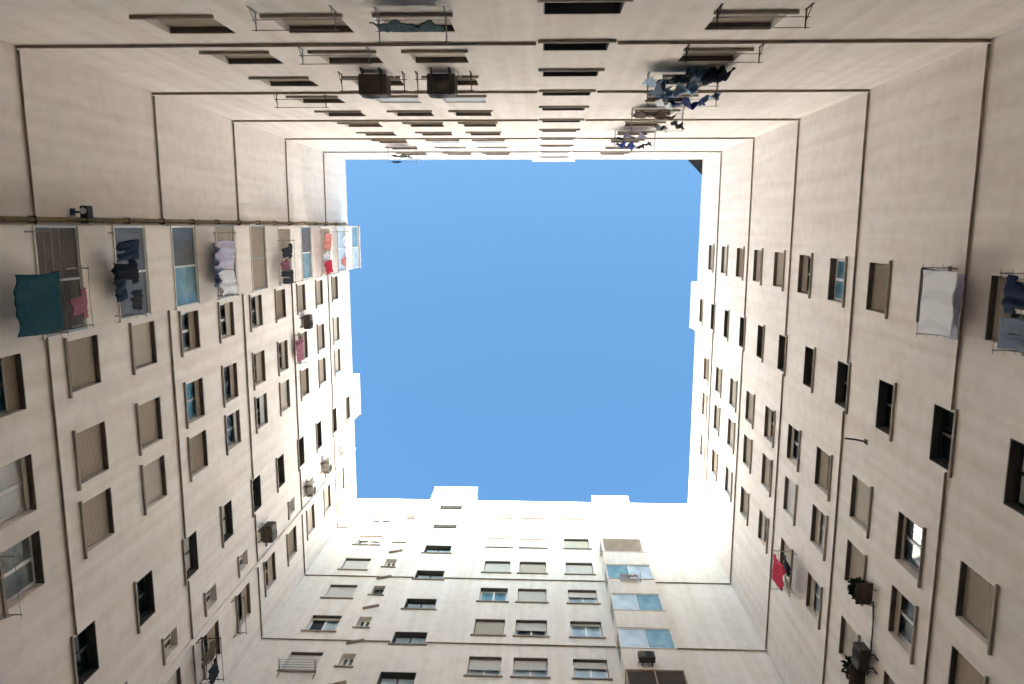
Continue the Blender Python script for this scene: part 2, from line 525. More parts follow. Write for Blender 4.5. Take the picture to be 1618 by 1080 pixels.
# south (foot of the picture, its top storeys in the sun)
SB = facade('S', -DW, DE, [
    ('room', -10.30, -8.93, range(1, 9), {3: raised(1, shut='shut_b'), 4: raised(.1, fr='fr_white', glass='glass_blue', open_sash=1), 5: raised(1, shut='shut_b'), 6: raised(1, shut='shut_b'), 7: raised(.3)}),
    ('small', -8.10, -7.53, range(1, 9), {'all': dict(closed=0, head_shade=False)}),
    ('stair', -6.25, -4.80, range(1, 10), {'all': dict(glass='glass_blue')}),
    ('room', -2.80, -1.45, range(1, 9), {3: raised(.45, shut='shut_b', fr='fr_white', glass='glass_blue'), 4: raised(.92, shut='shut_b'), 5: raised(0, fr='fr_white', glass='glass_teal'), 6: raised(1, shut='shut_b'), 7: raised(.9, shut='shut_b'), 8: raised(1, shut='shut_b')}),
    ('room', -0.95, 0.45, range(1, 9), {3: raised(.45, shut='shut_b', fr='fr_white', glass='glass_blue'), 4: raised(.4, shut='shut_b', fr='fr_white', glass='glass'), 5: raised(1, shut='shut_b'), 6: raised(1, shut='shut_b'), 7: raised(.7, shut='shut_b'), 8: raised(1, shut='shut_b')}),
    ('room', 1.50, 2.90, range(1, 9), {3: raised(.35, shut='shut_b', fr='fr_white', glass='glass_blue'), 4: raised(.1, fr='fr_white', glass='glass_blue'), 5: raised(.35, shut='shut_b', fr='fr_white', glass='glass_blue'), 6: raised(1, shut='shut_b'), 7: raised(1, shut='shut_b'), 8: raised(1, shut='shut_b')}),
], joint_runs(-DW, DE, [(3.36, 5.62)], (0, 2, 4, 6, 8)), [(-7.04, -4.16, Z(10.3))],
    'pale apartment block at the foot of the view with its top storeys in full sun', (0, 0))

# ------------------------------------------------------------------ balcony stacks
def balcony_stack(root, s, u0, u1, p, heads, top, kinds):
    """parapet, slab and glazing per storey, front p metres out from the wall"""
    w_ = u1 - u0
    xm = lx(s, (u0 + u1) / 2)
    T = 0.12
    def parapet(za, zb):
        bm = bmesh.new()
        h = zb - za
        box(bm, -w_ / 2, w_ / 2, p - T, p, 0, h)
        box(bm, -w_ / 2, -w_ / 2 + T, 0.002, p - T, 0, h)
        box(bm, w_ / 2 - T, w_ / 2, 0.002, p - T, 0, h)
        box(bm, -w_ / 2 + T, w_ / 2 - T, 0.002, p - T, 0.0, 0.18)
        box(bm, -w_ / 2 - 0.03, w_ / 2 + 0.03, p - T - 0.03, p + 0.03, h + 0.001, h + 0.045)
        put('balcony_parapet', mesh_of('balcony_parapet', bm, 'stucco'), root, (xm, 0, lz(za)))
    for f in heads:
        zb, za = Z(f - 0.56), Z(f - 1.03)          # parapet of this storey
        parapet(za, zb)
        zg, zh = zb + 0.05, Z(f - 0.03) - 0.003
        kd = kinds.get(f, 'glass_blue')
        if kd == 'open':
            bm = bmesh.new()
            box(bm, -w_ / 2, -w_ / 2 + T, p - T, p, 0, zh - zg)
            box(bm, w_ / 2 - T, w_ / 2, p - T, p, 0, zh - zg)
            put('balcony_post', mesh_of('balcony_post', bm, 'stucco'), root, (xm, 0, lz(zg)))
            bm = bmesh.new()
            box(bm, -0.75, 0.75, 0.004, 0.05, 0, 2.1)
            put('balcony_door', mesh_of('balcony_door', bm, 'fr_bronze'), root, (xm, 0, lz(za) + 0.2))
            continue
        h = zh - zg
        isb = kd in ('blind', 'blind_grey', 'blind_dark')
        fm = {'blind': 'fr_alu', 'blind_grey': 'fr_alu', 'blind_dark': 'shut_c'}.get(kd, 'fr_white')
        bm = bmesh.new()
        t = 0.055
        y0, y1 = p - 0.09, p - 0.03
        n = 2
        box(bm, -w_ / 2, w_ / 2, y0, y1, 0, t)
        box(bm, -w_ / 2, w_ / 2, y0, y1, h - t, h)
        for k in range(n + 1):
            xx = -w_ / 2 + t / 2 + (w_ - t) * k / n
            box(bm, xx - t / 2, xx + t / 2, y0 + .001, y1 + .004, t, h - t)
        for sx in (-1, 1):
            xa = sx * (w_ / 2 - 0.03)
            box(bm, xa - .025, xa + .025, 0.004, y0, 0, t)
            box(bm, xa - .025, xa + .025, 0.004, y0, h - t, h)
            box(bm, xa - .024, xa + .024, 0.004, 0.06, t, h - t)
        G = put('balcony_glazing', mesh_of('balcony_glazing', bm, fm), root, (xm, 0, lz(zg)))
        gm = kd
        pw = (w_ - t * (n + 1)) / n
        for k in range(n):
            xx = -w_ / 2 + t + pw / 2 + k * (pw + t)
            m2 = gm if not (isinstance(gm, tuple)) else gm[k]
            if isb:
                put('roller_blind', shutter_mesh(pw + .01, h - 2 * t, 'shut_a' if kd == 'blind' else kd, p - 0.05), G, (xx, 0, t))
            else:
                put('pane', pane_mesh(pw + .01, h - 2 * t, m2, p - 0.055), G, (xx, 0, t), (0, 0, random.uniform(-.012, .012)))
        for sx in (-1, 1):
            bm = bmesh.new()
            box(bm, -0.004, 0.004, 0.06, y0, t, h - t)
            put('side_pane', mesh_of('side_pane', bm, 'glass_grey' if not isb else 'shut_a'), G, (sx * (w_ / 2 - 0.03), 0, 0))
    bm = bmesh.new()
    box(bm, -w_ / 2 - 0.03, w_ / 2 + 0.03, 0.002, p + 0.03, 0, 0.2)
    put('balcony_roof', mesh_of('balcony_roof', bm, 'coping'), root, (xm, 0, lz(Z(top))))

balcony_stack(WB, 'W', 0.0, 2.44, 1.1, range(-1, 10), 9.0,
              {0: 'blind_grey', 1: ('glass_grey', 'glass_grey'), 2: ('glass_teal', 'glass_grey'), 3: 'blind', 4: 'blind', 5: 'open', 6: ('glass_teal', 'glass_grey'), 7: 'open', 8: ('glass_blue', 'glass_blue'), 9: ('glass_blue', 'glass_teal')})
balcony_stack(SB, 'S', 3.38, 5.60, 1.0, range(2, 10), 9.0,
              {2: 'blind_dark', 3: 'blind_dark', 4: ('glass_teal', 'glass_blue'), 5: ('glass_teal', 'glass_blue'), 6: ('glass_blue', 'glass_teal'), 7: 'open', 8: ('glass_blue', 'glass_blue'), 9: ('glass_blue', 'glass_blue')})


# small slanting canopies over the bathroom windows of the sunlit block
bm = bmesh.new()
box(bm, -0.38, 0.38, 0.002, 0.12, -0.025, 0.025)
canopy = mesh_of('small_canopy', bm, 'sill')
for f in range(1, 9):
    put('small_canopy', canopy, SB, (lx('S', -7.78), 0, lz(Z(f + 0.96))), (0, math.radians(24), 0))

# pale pipe chase near the far end of the left block
solid(WB, 'pipe_chase', 14.10, 14.26, 'W', GROUND, ROOF - 0.02, 0.002, 0.10, 'stucco')

# ------------------------------------------------------------------ things on the walls
def thing(name, label, cat, s, u, off, z, group=None):
    o = bpy.data.objects.new(name, None)
    C.objects.link(o)
    o.empty_display_size = 0.2
    o.matrix_world = side_matrix(s) @ Matrix.Translation((lx(s, u), off, lz(z)))
    return tag(o, label, cat, group)

G_RACK, G_AC = 'drying racks below the windows', 'air conditioners on the courtyard walls'
def rack(s, u0, u1, z, label, y0=0.0, reach=0.7, n=4, m_='metal', rope='rope'):
    o = thing('drying_rack', label, 'drying rack', s, (u0 + u1) / 2, y0, z, G_RACK)
    w_ = u1 - u0
    for sx in (-1, 1):
        bm = bmesh.new()
        x = sx * (w_ / 2 - 0.08)
        tube(bm, [(x, 0.0, 0), (x, reach, 0.02)], 0.014)
        tube(bm, [(x, 0.0, -0.32), (x, reach * 0.62, 0.0)], 0.010)
        box(bm, x - 0.02, x + 0.02, 0.001, 0.014, -0.36, 0.05)
        put('bracket', mesh_of('bracket', bm, m_), o)
    for k in range(n):
        y = 0.14 + (reach - 0.16) * k / max(1, n - 1)
        bm = bmesh.new()
        sag = -0.02 - 0.02 * random.random()
        tube(bm, [(-w_ / 2, y, 0.02), (0, y, 0.02 + sag * (rope == 'rope')), (w_ / 2, y, 0.02)], 0.007 if rope == 'rope' else 0.010)
        put('rod', mesh_of('rod', bm, rope), o)
    return o

OUTLINES = {
    'shirt': [(-.28, 0), (-.5, .10), (-.5, .42), (-.30, .34), (-.30, 1), (.30, 1), (.30, .34), (.5, .42), (.5, .10), (.28, 0)],
    'trousers': [(-.5, 0), (-.5, 1), (-.06, 1), (0, .30), (.06, 1), (.5, 1), (.5, 0)],
}
def inside(poly, x, y):
    c = False
    for (x1, y1), (x2, y2) in zip(poly, poly[1:] + poly[:1]):
        if (y1 > y) != (y2 > y) and x < (x2 - x1) * (y - y1) / (y2 - y1) + x1: c = not c
    return c

def cloth_mesh(name, w_, h, kind, m_, folds=3.0, amp=0.05, t=0.012, over=0.16):
    """a hung cloth: folds that deepen towards the free hem, a short flap over the line, real thickness"""
    nx, nz = max(10, int(w_ / 0.035)), max(8, int(h / 0.05))
    ph, ph2 = random.uniform(0, 6), random.uniform(0, 6)
    lean = random.uniform(-0.05, 0.10)
    bm = bmesh.new()
    F, K = {}, {}
    def P(i, k):
        x, q = i / nx - 0.5, k / nz
        a = amp * (0.35 + 0.65 * q)
        y = a * 0.55 * math.sin(folds * 2 * math.pi * x + ph + 0.8 * math.sin(3 * q + ph2)) + lean * q
        y += a * 1.5 * mnoise.noise(Vector((x * folds * 2.6 + ph, q * 0.8 + ph2, 3.1))) + a * 0.8 * mnoise.noise(Vector((x * folds * 6 + ph, q * 2.2, ph2)))
        xs = x * w_ * (1 - 0.05 * q * abs(math.sin(ph))) + 0.03 * math.sin(4 * q + ph)
        z = -q * h + (0.02 * math.cos(2 * math.pi * x * 1.5 + ph) + 0.05 * mnoise.noise(Vector((x * 3 + ph, ph2, 0)))) * q - 0.03 * (1 - (2 * x) ** 2) * (1 - q)
        return Vector((xs, y, z))
    poly = OUTLINES.get(kind)
    cells = [(i, k) for i in range(nx) for k in range(nz) if poly is None or inside(poly, (i + .5) / nx - .5, (k + .5) / nz)]
    cs = set(cells)
    def V(D, i, k, s_):
        if (i, k) not in D: D[(i, k)] = bm.verts.new(P(i, k) + Vector((0, s_ * t / 2, 0)))
        return D[(i, k)]
    for i, k in cells:
        q = [(i, k), (i + 1, k), (i + 1, k + 1), (i, k + 1)]
        bm.faces.new([V(F, *c, 1) for c in q])
        bm.faces.new([V(K, *c, -1) for c in reversed(q)])
        for (di, dk), (a, b) in zip(((0, -1), (1, 0), (0, 1), (-1, 0)), ((0, 1), (1, 2), (2, 3), (3, 0))):
            if (i + di, k + dk) not in cs:
                bm.faces.new([V(F, *q[a], 1), V(K, *q[a], -1), V(K, *q[b], -1), V(F, *q[b], 1)])
    if poly is None and over:
        # the part folded back over the line
        Fo = {}
        for i in range(nx + 1):
            for k in range(3):
                p = P(i, 0) + Vector((0, -0.02 - 0.012 * k, -over * k / 2 * (1 + 0.15 * math.sin(5 * i / nx + ph))))
                Fo[(i, k)] = bm.verts.new(p)
        for i in range(nx):
            for k in range(2):
                bm.faces.new([Fo[(i, k)], Fo[(i + 1, k)], Fo[(i + 1, k + 1)], Fo[(i, k + 1)]])
            bm.faces.new([F[(i, 0)], F[(i + 1, 0)], Fo[(i + 1, 0)], Fo[(i, 0)]])
    me = mesh_of(name, bm, m_)
    for p in me.polygons: p.use_smooth = True
    return me

G_WASH = 'washing hung outside the windows'
COL = {'rosebrown': (0.30, 0.20, 0.17), 'green': (0.02, 0.05, 0.055), 'teal': (0.005, 0.055, 0.072), 'pink': (0.27, 0.10, 0.13), 'black': (0.015, 0.016, 0.02), 'navy': (0.025, 0.04, 0.17), 'lightblue': (0.42, 0.54, 0.68),
       'olive': (0.075, 0.075, 0.045), 'white': (0.72, 0.73, 0.76), 'red': (0.50, 0.02, 0.055), 'brown': (0.12, 0.085, 0.06), 'grey': (0.22, 0.22, 0.23),
       'salmon': (0.55, 0.20, 0.16), 'lilac': (0.50, 0.47, 0.58), 'cream': (0.60, 0.54, 0.44), 'darkblue': (0.012, 0.022, 0.05), 'bluegrey': (0.17, 0.21, 0.28)}
def wash(s, u, off, z, w_, h, kind, col, label, turn=0.0, folds=3.0, amp=0.05, m_=None):
    me = cloth_mesh(kind, w_, h, kind, m_ or cloth_mat('cloth_' + col, COL[col]), folds, amp)
    o = bpy.data.objects.new(kind, me)
    C.objects.link(o)
    o.matrix_world = side_matrix(s) @ Matrix.Translation((lx(s, u), off, lz(z))) @ Matrix.Rotation(turn, 4, 'Z')
    return tag(o, label, kind, G_WASH)

def aircon(s, u, z, label, off=0.06, w_=0.82, h=0.56, d=0.32, m_='ac_white'):
    o = thing('air_conditioner', label, 'air conditioner', s, u, off, z, G_AC)
    bm = bmesh.new()
    box(bm, -w_ / 2, w_ / 2, 0.04, 0.04 + d, 0.03, h, 0, 0.018)
    for k in range(5):
        box(bm, w_ / 2 - 0.001, w_ / 2 + 0.006, 0.08, 0.04 + d - 0.05, 0.10 + k * 0.08, 0.13 + k * 0.08, 0)
    put('casing', mesh_of('casing', bm, m_), o)
    bm = bmesh.new()
    c = Vector((-w_ * 0.14, 0.045 + d, h / 2 + 0.01))
    R = h * 0.40
    bmesh.ops.create_circle(bm, cap_ends=True, radius=R, segments=24, matrix=Matrix.Translation(c) @ Matrix.Rotation(math.pi / 2, 4, 'X'))
    for r in (R, R * .75, R * .5, R * .25):
        tube(bm, [c + Vector((r * math.cos(a), 0.012, r * math.sin(a))) for a in [2 * math.pi * i / 18 for i in range(19)]], 0.006, 4)
    put('fan_grille', mesh_of('fan_grille', bm, 'ac_in'), o)
    for sx in (-1, 1):
        bm = bmesh.new()
        x = sx * w_ * 0.32
        box(bm, x - 0.02, x + 0.02, -off + 0.001, 0.04 + d + 0.02, 0.0, 0.03)
        box(bm, x - 0.02, x + 0.02, -off + 0.001, -off + 0.02, -0.25, 0.0)
        tube(bm, [(x, -off + 0.01, -0.24), (x, d * 0.8, 0.0)], 0.012, 5)
        put('bracket', mesh_of('bracket', bm, 'rust'), o)
    bm = bmesh.new()
    x = w_ / 2 + 0.03
    tube(bm, [(w_ / 2 - 0.05, 0.12, 0.12), (x, 0.08, 0.08), (x + 0.03, -off + 0.03, 0.2), (x + 0.03, -off + 0.03, 0.9)], 0.018, 6)
    put('hose', mesh_of('hose', bm, 'pipe_pale'), o)
    return o

# --- left block, balcony stack: racks fixed to the parapet rails, washing over them
P = 1.1
rack('W', 0.05, 2.40, Z(-0.52), 'metal drying rack holding the teal sheet, nearest rack on the left balconies', P, 0.5, 3)
wash('W', 1.60, P + .40, Z(-0.51), 1.25, 1.50, 'sheet', 'teal', 'dark teal sheet hanging below the lowest glazed balcony', folds=1.6, amp=0.035)
rack('W', 0.9, 2.40, Z(-0.10), 'metal drying rack holding the pink shirt above the teal sheet', P, 0.3, 2)
wash('W', 1.80, P + .22, Z(-0.10), 0.70, 0.75, 'shirt', 'pink', 'faded pink shirt beside the teal sheet', folds=2)
rack('W', 0.10, 2.36, Z(0.50), 'metal drying rack crowded with black washing on the second balcony', P, 0.62, 3)
wash('W', 0.62, P + .56, Z(0.505), 0.50, 0.95, 'trousers', 'darkblue', 'dark blue trousers, first garment from the ochre pipe on the second balcony', .1)
wash('W', 1.12, P + .50, Z(0.505), 0.62, 0.95, 'shirt', 'black', 'black shirt between dark blue trousers and a short black towel', -.1)
wash('W', 1.86, P + .54, Z(0.505), 0.52, 0.62, 'towel', 'black', 'short black towel at the window end of the second balcony rack', .05)
wash('W', 1.46, P + .16, Z(0.505), 0.85, 0.7, 'towel', 'darkblue', 'dark blue towel behind the black shirt on the second balcony', 0)
rack('W', 0.15, 2.40, Z(2.53), 'metal drying rack under the pale blue sheets on the fourth balcony', P, 0.6, 3)
wash('W', 0.95, P + .50, Z(2.54), 0.95, 1.45, 'sheet', 'lilac', 'crumpled lilac white sheet hanging from the fourth balcony', .1, 2.4, .09)
wash('W', 1.85, P + .50, Z(2.54), 0.80, 1.35, 'sheet', 'white', 'white sheet next to the lilac one on the fourth balcony', -.1, 2.2, .08)
wash('W', 1.25, P + .14, Z(2.53), 1.5, 0.9, 'towel', 'bluegrey', 'long blue grey towel behind the two pale sheets', 0, 3, .05)
rack('W', 0.5, 2.42, Z(4.52), 'metal drying rack with dark clothes on the open sixth balcony', P, 0.6, 3)
wash('W', 1.05, P + .5, Z(4.53), 0.62, 1.1, 'shirt', 'black', 'black shirt hanging from the open sixth balcony', .1)
wash('W', 1.60, P + .34, Z(4.53), 0.60, 0.9, 'shirt', 'pink', 'dusty pink shirt among black clothes on the sixth balcony', -.1)
wash('W', 2.06, P + .5, Z(4.53), 0.55, 1.2, 'trousers', 'black', 'black trousers at the window end of the sixth balcony', 0)
rack('W', 0.2, 2.42, Z(6.5), 'metal drying rack with red and salmon washing on the eighth balcony', P, 0.6, 3)
wash('W', 0.75, P + .5, Z(6.51), 0.8, 1.3, 'towel', 'salmon', 'salmon towel hanging high on the left balcony stack', .1)
wash('W', 1.45, P + .35, Z(6.51), 0.5, 1.0, 'shirt', 'white', 'small white shirt between salmon and dark red washing', 0)
wash('W', 1.98, P + .5, Z(6.51), 0.62, 1.15, 'towel', 'red', 'dark red towel on the eighth balcony rack', -.1)
rack('W', 0.2, 2.42, Z(7.5), 'metal drying rack on the topmost balcony of the left block', P, 0.55, 3)
wash('W', 0.9, P + .45, Z(7.51), 0.9, 0.9, 'towel', 'white', 'white towel hanging from the topmost balcony rail', 0)
wash('W', 1.85, P + .40, Z(7.51), 0.6, 0.9, 'shirt', 'salmon', 'salmon shirt on the topmost balcony beside a white towel', 0)

# --- left block, further along
aircon('W', 4.76, Z(6.42), 'small brown air conditioner between two windows high on the left wall', m_='ac_dark', w_=0.7, h=0.5)
rack('W', 5.2, 6.75, Z(6.18), 'thin drying rack with a pink towel high on the left wall', 0, 0.4, 2)
wash('W', 5.95, 0.28, Z(6.19), 1.1, 0.9, 'towel', 'pink', 'pink towel below a shuttered window high on the left wall', 0)
aircon('W', 13.10, Z(4.16), 'dark brown air conditioner beside the pale pipe chase, lower of the two dark ones', m_='ac_dark', w_=0.75, h=0.62, d=0.42)
aircon('W', 13.35, Z(6.20), 'white air conditioner beside the pale pipe chase, under another white one', w_=0.72)
aircon('W', 13.10, Z(7.18), 'uppermost white air conditioner near the pale pipe chase')
rack('W', 14.35, 16.1, Z(2.2), 'rusty drying rack with brown washing near the far corner of the left block', 0, 0.75, 4, 'rust', 'rust')
wash('W', 14.8, 0.5, Z(2.22), 0.7, 0.95, 'shirt', 'brown', 'brown shirt on the rusty rack near the far corner', .1)
wash('W', 15.5, 0.55, Z(2.22), 0.6, 0.85, 'towel', 'black', 'black towel beside the brown shirt on the rusty rack', -.1)
rack('W', 7.1, 8.65, Z(-0.79), 'grey drying rack below the open window nearest the photographer on the left', 0, 0.45, 2)
rack('W', 14.4, 16.05, Z(3.2), 'empty rusty rack one storey above the brown washing', 0, 0.4, 2, 'rust', 'rust')

def pipe(s, u, off, r, z0, z1, label, m_, clips=15):
    o = thing('drainpipe', label, 'drainpipe', s, u, off, z0)
    bm = bmesh.new()
    n = 14
    tube(bm, [(0.004 * math.sin(i * 2.1), 0, (z1 - z0) * i / n) for i in range(n + 1)], r, 10)
    put('shaft', mesh_of('shaft', bm, m_), o)
    bm = bmesh.new()
    box(bm, -r - 0.02, r + 0.02, -off + 0.001, r + 0.015, 0, 0.05)
    clip = mesh_of('clip', bm, 'rust')
    for k in range(clips):
        put('clip', clip, o, (0, 0, 0.7 + (z1 - z0 - 1.2) * k / (clips - 1)))
pipe('W', -0.14, 0.10, 0.065, GROUND, ROOF - 0.3, 'stained ochre drainpipe running up beside the left balcony stack', 'pipe', 24)

# wall lamp next to the pipe
o = thing('wall_lamp', 'black floodlight with a pale lens beside the ochre drainpipe', 'wall lamp', 'W', -0.34, 0, Z(0.50))
bm = bmesh.new()
box(bm, -0.03, 0.03, 0.001, 0.30, -0.02, 0.02)
box(bm, -0.09, 0.09, 0.001, 0.02, -0.10, 0.10)
put('bracket', mesh_of('bracket', bm, 'fr_bronze'), o)
bm = bmesh.new()
box(bm, -0.16, 0.16, 0.26, 0.46, -0.12, 0.14, 0, 0.02)
put('housing', mesh_of('housing', bm, 'ac_in'), o)
bm = bmesh.new()
bmesh.ops.create_cone(bm, cap_ends=True, segments=20, radius1=0.08, radius2=0.08, depth=0.02, matrix=Matrix.Translation((0.03, 0.36, -0.128)))
put('lens', mesh_of('lens', bm, 'lampglass'), o)

# --- top block
aircon('N', -4.42, Z(0.93), 'brown air conditioner on the top wall, left of the pair', m_='ac_dark', w_=0.74, h=0.62, d=0.52)
aircon('N', -2.62, Z(0.93), 'brown air conditioner on the top wall, right of the pair', m_='ac_dark', w_=0.74, h=0.62, d=0.52)
rack('N', -5.45, -3.60, Z(1.13), 'iron drying rack around the left brown air conditioner', 0, 0.45, 2, 'rust', 'rust')
rack('N', -3.40, -1.80, Z(1.13), 'iron drying rack around the right brown air conditioner', 0, 0.45, 2, 'rust', 'rust')
rack('N', -8.3, -6.6, Z(2.15), 'dark empty drying rack near the corner on the top wall', 0, 0.4, 2, 'rust', 'rust')
rack('N', -5.6, -3.9, Z(0.17), 'pale empty drying rack under a closed shutter on the top wall', 0, 0.35, 2, 'metal', 'metal')
rack('N', -5.55, -3.85, Z(-0.83), 'pale empty drying rack nearest the photographer on the top wall', 0, 0.35, 2, 'metal', 'metal')
rack('N', 3.2, 5.0, Z(-0.80), 'dark empty rack on the right of the top wall, nearest the photographer', 0, 0.35, 2, 'rust', 'metal')
rack('N', 3.2, 5.0, Z(0.20), 'dark empty rack right above the blue and olive washing', 0, 0.35, 2, 'rust', 'metal')
rack('N', 2.75, 4.75, Z(1.20), 'drying rack crowded with blue and olive washing on the top wall', 0, 0.85, 5)
wash('N', 2.98, 0.34, Z(1.205), 0.62, 1.25, 'towel', 'lightblue', 'light blue towel at the left end of the crowded rack', .3, 2, .14)
wash('N', 3.50, 0.22, Z(1.205), 0.72, 1.35, 'shirt', 'olive', 'dark olive shirt on the crowded rack', .1, 2, .12)
wash('N', 3.95, 0.34, Z(1.205), 0.5, 1.0, 'shirt', 'white', 'small white shirt between olive and black washing', .6, 2, .12)
wash('N', 4.48, 0.26, Z(1.205), 0.62, 1.4, 'trousers', 'black', 'black trousers at the right end of the crowded rack', -.2, 2, .14)
wash('N', 4.10, 0.16, Z(1.205), 0.8, 1.1, 'towel', 'bluegrey', 'blue grey towel against the wall behind the small white shirt', 0, 2.5, .08)
wash('N', 3.10, 0.60, Z(1.205), 0.60, 1.2, 'shirt', 'bluegrey', 'blue grey shirt in front of the light blue towel', .3, 2, .13)
wash('N', 3.65, 0.56, Z(1.205), 0.75, 1.15, 'sheet', 'lightblue', 'pale blue folded sheet in the middle of the crowded rack', -.2, 2, .13)
wash('N', 3.80, 0.80, Z(1.205), 0.85, 0.9, 'towel', 'navy', 'navy blue towel at the front of the crowded rack', .1, 2, .10)
wash('N', 4.36, 0.68, Z(1.205), 0.66, 1.1, 'shirt', 'lightblue', 'light blue shirt at the front right of the crowded rack', -.4, 2, .14)
wash('N', 3.20, 0.82, Z(1.205), 0.45, 0.9, 'towel', 'white', 'white hand towel at the front left of the crowded rack', .2, 2, .10)
rack('N', 3.05, 4.95, Z(3.20), 'drying rack with a brown blanket on the top wall', 0, 0.75, 4)
wash('N', 3.85, 0.30, Z(3.21), 1.35, 1.1, 'towel', 'brown', 'brown blanket above the crowded rack of washing', .05, 2, .13)
wash('N', 4.65, 0.60, Z(3.21), 0.40, 0.8, 'towel', 'black', 'small black cloth next to the brown blanket', .5, 2, .10)
wash('N', 4.10, 0.66, Z(3.21), 0.55, 0.9, 'shirt', 'grey', 'grey shirt in front of the brown blanket', .3, 2, .12)
rack('N', 3.05, 4.9, Z(5.20), 'drying rack with navy trousers high on the top wall', 0, 0.75, 4)
wash('N', 3.50, 0.68, Z(5.21), 0.75, 1.5, 'trousers', 'navy', 'navy trousers high on the top wall', .2, 2, .14)
wash('N', 4.30, 0.60, Z(5.21), 0.66, 1.3, 'shirt', 'black', 'black shirt next to navy trousers high on the top wall', -.3, 2, .14)
wash('N', 3.85, 0.30, Z(5.21), 1.1, 1.2, 'towel', 'lilac', 'lilac towel behind the navy trousers', 0, 2, .12)
wash('N', 3.30, 0.34, Z(5.21), 0.5, 1.2, 'shirt', 'darkblue', 'dark blue shirt at the left end of the highest crowded rack', .3, 2, .12)
rack('N', -7.9, -6.3, Z(7.20), 'drying rack with a brown rug near the roof of the top block', 0, 0.8, 3)
wash('N', -7.0, 0.55, Z(7.21), 0.9, 1.3, 'rug', 'olive', 'olive brown rug hanging near the roof of the top block', 0, 2, .08)
wash('N', -7.35, 0.78, Z(7.21), 0.45, 0.8, 'towel', 'darkblue', 'small dark towel beside the olive brown rug', 0)

rack('N', -3.2, -1.75, Z(-0.79), 'rack with dark green washing at the upper edge of the view', 0, 0.55, 3)
wash('N', -2.48, 0.34, Z(-0.785), 1.25, 0.9, 'towel', 'green', 'dark green towel at the upper edge of the view', 0, 2, .08)

# --- right block
rack('E', 0.85, 2.60, Z(0.26), 'drying rack holding the white patterned sheet', 0, 0.62, 3)
def sheet_print():
    mt = cloth_mat('cloth_white_print', (0.82, 0.82, 0.83))
    t = mt.node_tree
    b = t.nodes['Principled BSDF']
    tc = t.nodes.new('ShaderNodeTexCoord')
    wv = t.nodes.new('ShaderNodeTexWave')
    wv.inputs['Scale'].default_value = 0.55
    wv.inputs['Distortion'].default_value = 7.0
    wv.inputs['Detail'].default_value = 1.5
    t.links.new(tc.outputs['Object'], wv.inputs['Vector'])
    cr = t.nodes.new('ShaderNodeValToRGB')
    cr.color_ramp.elements[0].position, cr.color_ramp.elements[1].position = 0.10, 0.30
    cr.color_ramp.elements[0].color, cr.color_ramp.elements[1].color = (0.73, 0.73, 0.75, 1), (0.82, 0.82, 0.83, 1)
    t.links.new(wv.outputs['Color'], cr.inputs[0])
    t.links.new(cr.outputs[0], b.inputs['Base Color'])
    return mt
wash('E', 1.70, 0.58, Z(0.27), 1.50, 1.40, 'sheet', 'white', 'white sheet with loose grey print hanging on the right wall', 0, 1.3, .03, m_=sheet_print())
wash('E', 1.72, 0.26, Z(0.27), 1.55, 1.25, 'towel', 'lilac', 'faded lilac towel behind the white printed sheet', 0, 2, .03)
rack('E', 0.8, 2.5, Z(-0.74), 'drying rack with dark blue washing at the right edge', 0, 0.6, 3)
wash('E', 1.30, 0.50, Z(-0.73), 0.75, 1.1, 'shirt', 'darkblue', 'dark blue shirt at the right edge of the view', 0)
wash('E', 2.05, 0.50, Z(-0.73), 0.62, 1.0, 'trousers', 'bluegrey', 'blue grey trousers at the right edge of the view', 0)
rack('E', 12.0, 13.7, Z(3.20), 'drying rack with the red cloth at the far end of the right block', 0, 0.8, 4)
wash('E', 12.65, 0.74, Z(3.21), 0.95, 1.15, 'sheet', 'red', 'crimson cloth hanging at the far end of the right wall', .05, 2, .06)
wash('E', 12.5, 0.36, Z(3.21), 0.6, 0.9, 'shirt', 'black', 'black shirt behind the crimson cloth', 0)
wash('E', 13.25, 0.32, Z(3.21), 0.55, 0.8, 'towel', 'cream', 'cream towel behind the crimson cloth', 0)
wash('E', 13.1, 0.62, Z(3.21), 0.4, 0.9, 'trousers', 'olive', 'narrow olive trousers next to the crimson cloth', 0)

def plant(s, u, off, z, label, n=330):
    o = thing('potted_plant', label, 'potted plant', s, u, off, z)
    bm = bmesh.new()
    bmesh.ops.create_cone(bm, cap_ends=True, segments=14, radius1=0.12, radius2=0.17, depth=0.28, matrix=Matrix.Translation((0, 0, 0.14)))
    put('pot', mesh_of('pot', bm, 'clay'), o)
    bm = bmesh.new()
    for i in range(n):
        a, r, q = random.uniform(0, 6.283), random.uniform(0.03, 0.24), random.uniform(0, 1)
        c = Vector((r * math.cos(a) * 1.1, r * math.sin(a) * 0.8, 0.22 + 0.34 * q - 2.2 * max(0, r - 0.15)))
        d = Vector((math.cos(a), math.sin(a), random.uniform(-.8, .6))).normalized() * random.uniform(0.08, 0.16)
        e = d.cross(Vector((random.uniform(-1, 1), random.uniform(-1, 1), 1))).normalized() * 0.04
        bm.faces.new([bm.verts.new(c), bm.verts.new(c + d * .5 + e), bm.verts.new(c + d), bm.verts.new(c + d * .5 - e)])
    f = put('foliage', mesh_of('foliage', bm, 'leaf'), o)
    bm = bmesh.new()
    box(bm, -0.32, 0.32, -off + 0.001, 0.2, -0.03, -0.002)
    for sx in (-0.25, 0.25):
        tube(bm, [(sx, -off + 0.01, -0.3), (sx, 0.12, -0.03)], 0.012, 5)
    put('shelf', mesh_of('shelf', bm, 'rust'), o)
plant('E', 10.45, 0.26, Z(1.06), 'bushy dark plant on a shelf under a shuttered window of the right block')
plant('E', 13.00, 0.26, Z(1.06), 'dark plant on a shelf nearest the far corner of the right block', 250)
